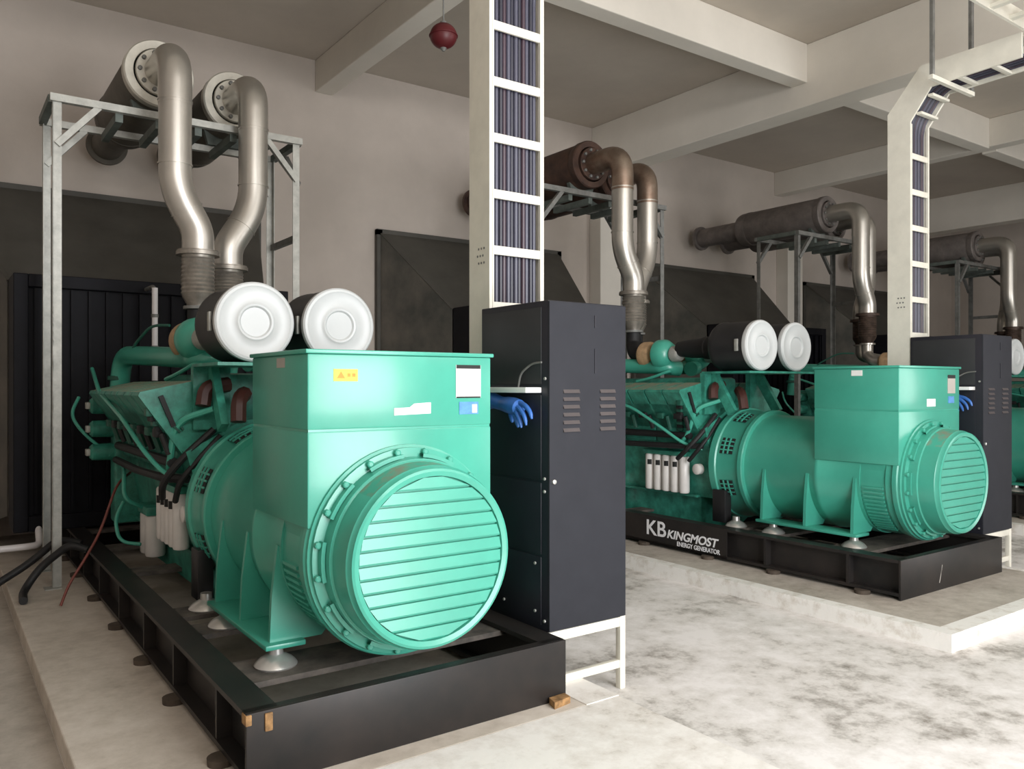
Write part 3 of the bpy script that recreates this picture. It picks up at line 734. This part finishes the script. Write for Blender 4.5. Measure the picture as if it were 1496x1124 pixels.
# ------------------------------------------------------------------ control cabinets
def cabinet(x0, label, w_=.57, shelf_len=.50, extra=True):
    y0, y1, z0, z1 = 3.47, 4.14, .30, 2.12
    x1 = x0 + w_
    off = Vector(((x0 + x1) / 2, (y0 + y1) / 2, ZF)); q = lambda: MB(off)
    c = thing('control_cabinet', label, 'cabinet', off, 'dark control cabinets')
    q().box(x0, x1, y0 + .012, y1, z0, z1, bev=.006).build('body', M['cab_side'], c)
    dr = q().box(x0 + .001, x1 - .001, y0, y0 + .02, z0 + .005, z1 - .005, bev=.005).build('door', M['cab_front'], c)
    for cx in (x0 + .155, x0 + .425):
        for k in range(6):
            z = 1.395 + k * .043
            q().prism([(y0 - .009, z), (y0 + .001, z + .022), (y0 + .001, z)], 'x', cx - .058, cx + .058).build('vent_slot', M['louvre'], dr, smooth=False)
    q().box(x0 + .325, x0 + .333, y0 - .004, y0 + .002, 1.98, 2.05).box(x0 + .325, x0 + .333, y0 - .004, y0 + .002, 1.72, 1.86).build('handle', M['cab_side'], dr)
    q().lathe((x0 + .028, 0, 1.125), 'y', [(y0 + .002, .013), (y0 - .012, .013), (y0 - .015, .008)], 14).build('latch', M['chrome'], dr)
    # near side: upper recess panel, lower doors with bolts
    q().box(x0 - .004, x0 + .002, y0 + .07, y1 - .02, 1.66, 2.085, bev=.002).build('upper_panel', M['cab_panel'], c)
    q().box(x0 - .005, x0 + .002, y0 + .07, y1 - .02, 1.13, 1.60, bev=.003).build('side_panel', M['cab_side'], c)
    q().box(x0 - .005, x0 + .002, y0 + .07, y1 - .02, .72, 1.115, bev=.003).build('side_panel', M['cab_side'], c)
    q().box(x0 - .005, x0 + .002, y0 + .07, y1 - .02, .33, .705, bev=.003).build('side_panel', M['cab_side'], c)
    for (y, z) in ((y0 + .035, 1.14), (y0 + .035, 1.07), (y0 + .12, .665), (y0 + .12, .40), (y0 + .035, .36), (y0 + .42, .40), (y0 + .03, 1.69)):
        q().lathe((0, y, z), 'x', [(x0 - .004, .009), (x0 - .012, .008)], 10).build('bolt', M['galv'], c)
    # shelf on the near side
    q().box(x0 - .11, x0, y0 + .07, y0 + .07 + shelf_len, 1.612, 1.642, bev=.003).build('side_shelf', M['paper'], c)
    if extra:
        q().tube(fillet([(x0 - .02, y0 + .26, 1.642), (x0 - .02, y0 + .24, 1.72), (x0 - .015, y0 + .14, 1.775), (x0 - .008, y0 + .06, 1.78)], .08), .006, 8).build('wire', M['galv_dark'], c)
    # stand
    for x in (x0 + .02, x1 - .02):
        for y in (y0 + .025, y1 - .03):
            if y < 4 or True:
                zb = ZF if x > off.x else 0.0
                q().box(x - .02, x + .02, y - .02, y + .02, zb, .335 if (x > off.x and y < 3.6) else z0, bev=.002).build('stand_leg', M['cream'], c)
    q().box(x0 + .04, x1 - .04, y0 + .008, y0 + .042, z0 - .055, z0, bev=.002).build('stand_rail', M['cream'], c)
    q().box(x0 + .04, x1 - .04, y0 + .008, y0 + .042, .005, .05, bev=.002).build('stand_rail', M['cream'], c)
    q().box(x1 - .04, x1 - .01, y0 + .05, y1 - .05, z0 - .055, z0, bev=.002).build('stand_rail', M['cream'], c)
    return c
cabinet(2.735, 'dark control cabinet on a cream stand, to the right of the nearest generator')
cabinet(2.735 + 4.98, 'second dark control cabinet, at the right edge behind the second generator')

# blue gloves hanging below the side shelves
def glove(x, y, z, label, s=1.0):
    off = Vector((x, y, z)); g = MB(off)
    P = lambda a, b, c_: (x + a * s, y + b * s, z + c_ * s)
    # cuff: from the cabinet side outwards, then the hand, fingers hang towards the camera
    g.tube([P(0, .30, -.035), P(0, .24, -.03), P(0, .16, -.045), P(0, .11, -.05)], [.052 * s, .046 * s, .040 * s, .043 * s], 14)
    g.tube([P(0, .14, -.048), P(-.002, .09, -.052), P(-.004, .03, -.058), P(-.004, -.02, -.066), P(-.004, -.035, -.068)], [.040 * s, .047 * s, .050 * s, .046 * s, .030 * s], 16)
    fingers = [((-.005, -.02, -.040), (-.008, -.085, -.052), (-.008, -.13, -.085), (-.008, -.145, -.125)),
               ((-.020, -.02, -.058), (-.024, -.065, -.075), (-.026, -.105, -.115), (-.026, -.118, -.160)),
               ((-.020, -.01, -.075), (-.028, -.035, -.098), (-.030, -.065, -.135), (-.030, -.078, -.175)),
               ((-.012, .015, -.085), (-.018, .00, -.11), (-.020, -.022, -.145), (-.020, -.034, -.175)),
               ((.004, .075, -.080), (.0, .065, -.105), (-.004, .050, -.132), (-.006, .040, -.150))]
    for f_ in fingers:
        pts = fillet([P(*a) for a in f_], .03 * s, 4); n = len(pts)
        g.tube(pts, [(.0165 - .006 * t / (n - 1)) * s * (0.55 if t == n - 1 else 1) for t in range(n)], 10)
    o = g.build('rubber_glove', M['blue'])
    o.data.materials.append(M['blue'])
    return tag(o, label, 'glove', 'blue rubber gloves under the cabinet shelves')
glove(2.672, 3.68, 1.594, 'blue rubber glove hanging under the white shelf of the nearer dark cabinet', 1.0)
glove(2.672 + 4.98, 3.68, 1.594, 'blue rubber glove hanging under the white shelf of the farther dark cabinet', 1.0)

# ------------------------------------------------------------------ cable trays
NTH = ['', 'second', 'third', 'fourth', 'fifth', 'sixth', 'seventh']
def cable_label(k, n, which):
    if k == 0: w_ = 'leftmost dark cable'
    elif k == n - 1: w_ = 'rightmost dark cable'
    elif k < n / 2: w_ = '%s dark cable from the left' % NTH[k]
    else: w_ = '%s dark cable from the right' % NTH[n - 1 - k]
    return '%s in the %s cable tray' % (w_, which)
def tray(x0, x1, label, end_y, ncab, cgroup, clabel):
    off = Vector(((x0 + x1) / 2, 4.26, 0)); q = lambda: MB(off)
    t = thing('cable_tray', label, 'cable tray', off, 'cream vertical cable trays')
    yi, yo = 4.15, 4.38
    poly = [(yi, .0), (yi, 4.22), (yi - .20, 4.50), (end_y, 4.52), (end_y, 4.74), (yi - .10, 4.73), (yo, 4.34), (yo, .0)]
    for x, zb in ((x0, 0.0), (x1 - .022, ZF)):
        poly[0] = (yi, zb); poly[-1] = (yo, zb)
        q().prism(poly, 'x', x, x + .022).build('side_rail', M['cream'], t, smooth=False)
        for z in (): pass
    for (xa, xb) in ((x0 + .022, x0 + .032), (x1 - .032, x1 - .022)):    # inner lips
        q().box(xa, xb, yi - .004, yi + .018, .3, 4.2).build('rail_lip', M['cream'], t, smooth=False)
    z = .395
    while z < 4.2:
        q().box(x0 + .022, x1 - .022, yi, yi + .018, z - .028, z + .028, bev=.003).build('rung', M['cream'], t)
        z += .35
    for (y, zz) in ((4.075, 4.295), (3.965, 4.44), (3.70, 4.53), (3.40, 4.535)):
        if y > end_y: q().box(x0 + .022, x1 - .022, y - .026, y + .026, zz - .02, zz + .005, bev=.003).build('rung', M['cream'], t)
    holes = q()
    for a in range(3):
        for b in range(3):
            holes.lathe((0, 4.21 + a * .03 + .012 * (b % 2), 2.42 + b * .045), 'x', [(x0 - .0015, .008), (x0 + .001, .008)], 8)
    holes.build('perforations', M['galv_dark'], t, smooth=False)
    # cables
    cabs = []
    for k in range(ncab):
        x = x0 + .051 + (x1 - x0 - .102) * k / (ncab - 1)
        m_ = M[('cable_navy', 'cable_grey', 'cable_navy', 'cable_plum', 'cable_grey')[k % 5]]
        pts = fillet([(x, 4.190 + .006 * (k % 2), 2.15), (x, 4.190 + .006 * (k % 2), 4.23), (x, 3.97, 4.545), (x, end_y + .02, 4.565)], .12, 5)
        o = MB().tube(pts, (x1 - x0 - .102) / (ncab - 1) * .52, 10).build('power_cable', m_)
        tag(o, clabel(k, ncab), 'cable', cgroup)
    return t
tray(2.80, 3.225, 'tall cream ladder cable tray rising out of the top of the nearer dark cabinet', 3.16, 12, 'cables in the left cable tray', lambda k, n: cable_label(k, n, 'tall left'))
tray(7.73, 8.09, 'cream ladder cable tray at the right that bends forward under the ceiling', 3.16, 10, 'cables in the right cable tray', lambda k, n: cable_label(k, n, 'bent right'))
# main tray crossing overhead
off = Vector((8, 2.9, 4.6)); t = thing('cable_tray', 'overhead cream tray crossing at the top right corner, the bent tray runs into it', 'cable tray', off)
MB(off).box(2.0, 14, 3.13, 3.155, 4.75, 4.90).build('side_rail', M['cream'], t, smooth=False)
MB(off).box(2.0, 14, 2.68, 2.705, 4.75, 4.90).build('side_rail', M['cream'], t, smooth=False)
for k in range(34):
    x = 2.2 + k * .35
    MB(off).box(x - .03, x + .03, 2.705, 3.13, 4.76, 4.79).build('rung', M['cream'], t, smooth=False)
for x in (3.6, 9.1, 12.5):
    for y in (2.66, 3.175):
        MB(off).tube([(x, y, 4.70), (x, y, ZC)], .008, 8).build('hanger_rod', M['galv_dark'], t)
    MB(off).box(x - .02, x + .02, 2.62, 3.21, 4.715, 4.75).build('hanger_bar', M['galv'], t, smooth=False)
# trapeze hangers under the bent trays
for (xa, xb, lb) in ((2.55, 3.42, 'trapeze hanger under the overhead end of the left cable tray'), (7.46, 8.20, 'trapeze hanger with two rods under the bent right cable tray')):
    off = Vector(((xa + xb) / 2, 3.80, 4.48)); h = thing('tray_hanger', lb, 'hanger', off)
    MB(off).box(xa - .03, xb + .03, 3.78, 3.82, 4.462, 4.502).build('hanger_bar', M['cream'], h, smooth=False)
    MB(off).box(xa - .02, xa + .02, 3.785, 3.815, 4.50, ZC).build('hanger_strut', M['galv_dark'], h, smooth=False)
    MB(off).box(xb - .025, xb + .025, 3.785, 3.815, 4.50, ZC).build('hanger_strut', M['galv_dark'], h, smooth=False)

# ------------------------------------------------------------------ small things
off = Vector((3.816, 6.41, 4.86))
fb = thing('extinguisher_ball', 'dark red hanging fire extinguisher ball under the ceiling beam', 'fire extinguisher', off)
MB(off).ball(off, .125, (1, 1, .92), 28, 18).build('vessel', M['red_ball'], fb)
MB(off).lathe((off.x, off.y, 0), 'z', [(off.z - .14, .012), (off.z - .115, .03), (off.z - .105, .03)], 16).build('nozzle', M['galv_dark'], fb)
MB(off).lathe((off.x, off.y, 0), 'z', [(off.z + .10, .03), (off.z + .13, .03), (off.z + .14, .008), (5.57, .008)], 12).build('hanger_rod', M['galv_dark'], fb)
MB(off).tube([(off.x + .128 * math.cos(2 * PI * k / 28), off.y + .128 * math.sin(2 * PI * k / 28), off.z) for k in range(29)], .006, 6).build('seam_band', M['red_ball'], fb)

def wedge(name, poly, z, m, label, cat):
    g = MB((poly[0][0], poly[0][1], z)); g.prism(poly, 'z', z, z + .035); return tag(g.build(name, m, smooth=False), label, cat)
wedge('wooden_wedge', [(2.58, 3.23), (2.70, 3.25), (2.705, 3.305), (2.60, 3.30)], .0, M['wood'], 'small tan wooden wedge at the right front corner of the nearest skid', 'wedge')
def tubething(name, pts, r, m, label, cat, group=None, fr=.3):
    p0 = Vector(pts[-1]); o = MB(p0).tube(fillet(pts, fr, 8), r, 12).build(name, m); return tag(o, label, cat, group)
tubething('drain_hose', [(1.02, 7.30, .33), (.90, 7.35, .38), (.70, 7.45, .20), (.58, 7.40, .03), (.56, 7.10, .03)], .030, M['rubber'], 'black hose at far left, the nearer, drooping from skid onto the plinth', 'hose', 'black hoses at the far left')
tubething('drain_hose', [(1.02, 7.62, .33), (.86, 7.72, .37), (.66, 7.78, .18), (.30, 7.72, -.02), (.28, 7.2, -.09)], .030, M['rubber'], 'black hose at far left, the farther, drooping over the plinth edge', 'hose', 'black hoses at the far left')
tubething('thin_hose', [(1.36, 7.42, .92), (1.22, 7.2, .86), (1.08, 7.08, .50), (.96, 6.98, .32), (.84, 6.92, .15), (.78, 6.86, .012)], .010, M['red_wire'], 'thin red-brown hose slanting down from the left engine onto the plinth', 'hose', fr=.12)
MB(G0).tube(fillet([(.80, 8.64, .36), (.80, 8.50, .205), (.70, 8.45, .205), (-.55, 8.45, .205), (-.62, 8.45, .12), (-.62, 8.45, ZF)], .06, 6), .030, 14).build('drain_pipe', M['pvc'], find(g1, 'radiator'))['label'] = 'bright white pipe low at the far left'

print('objects', len(bpy.data.objects))
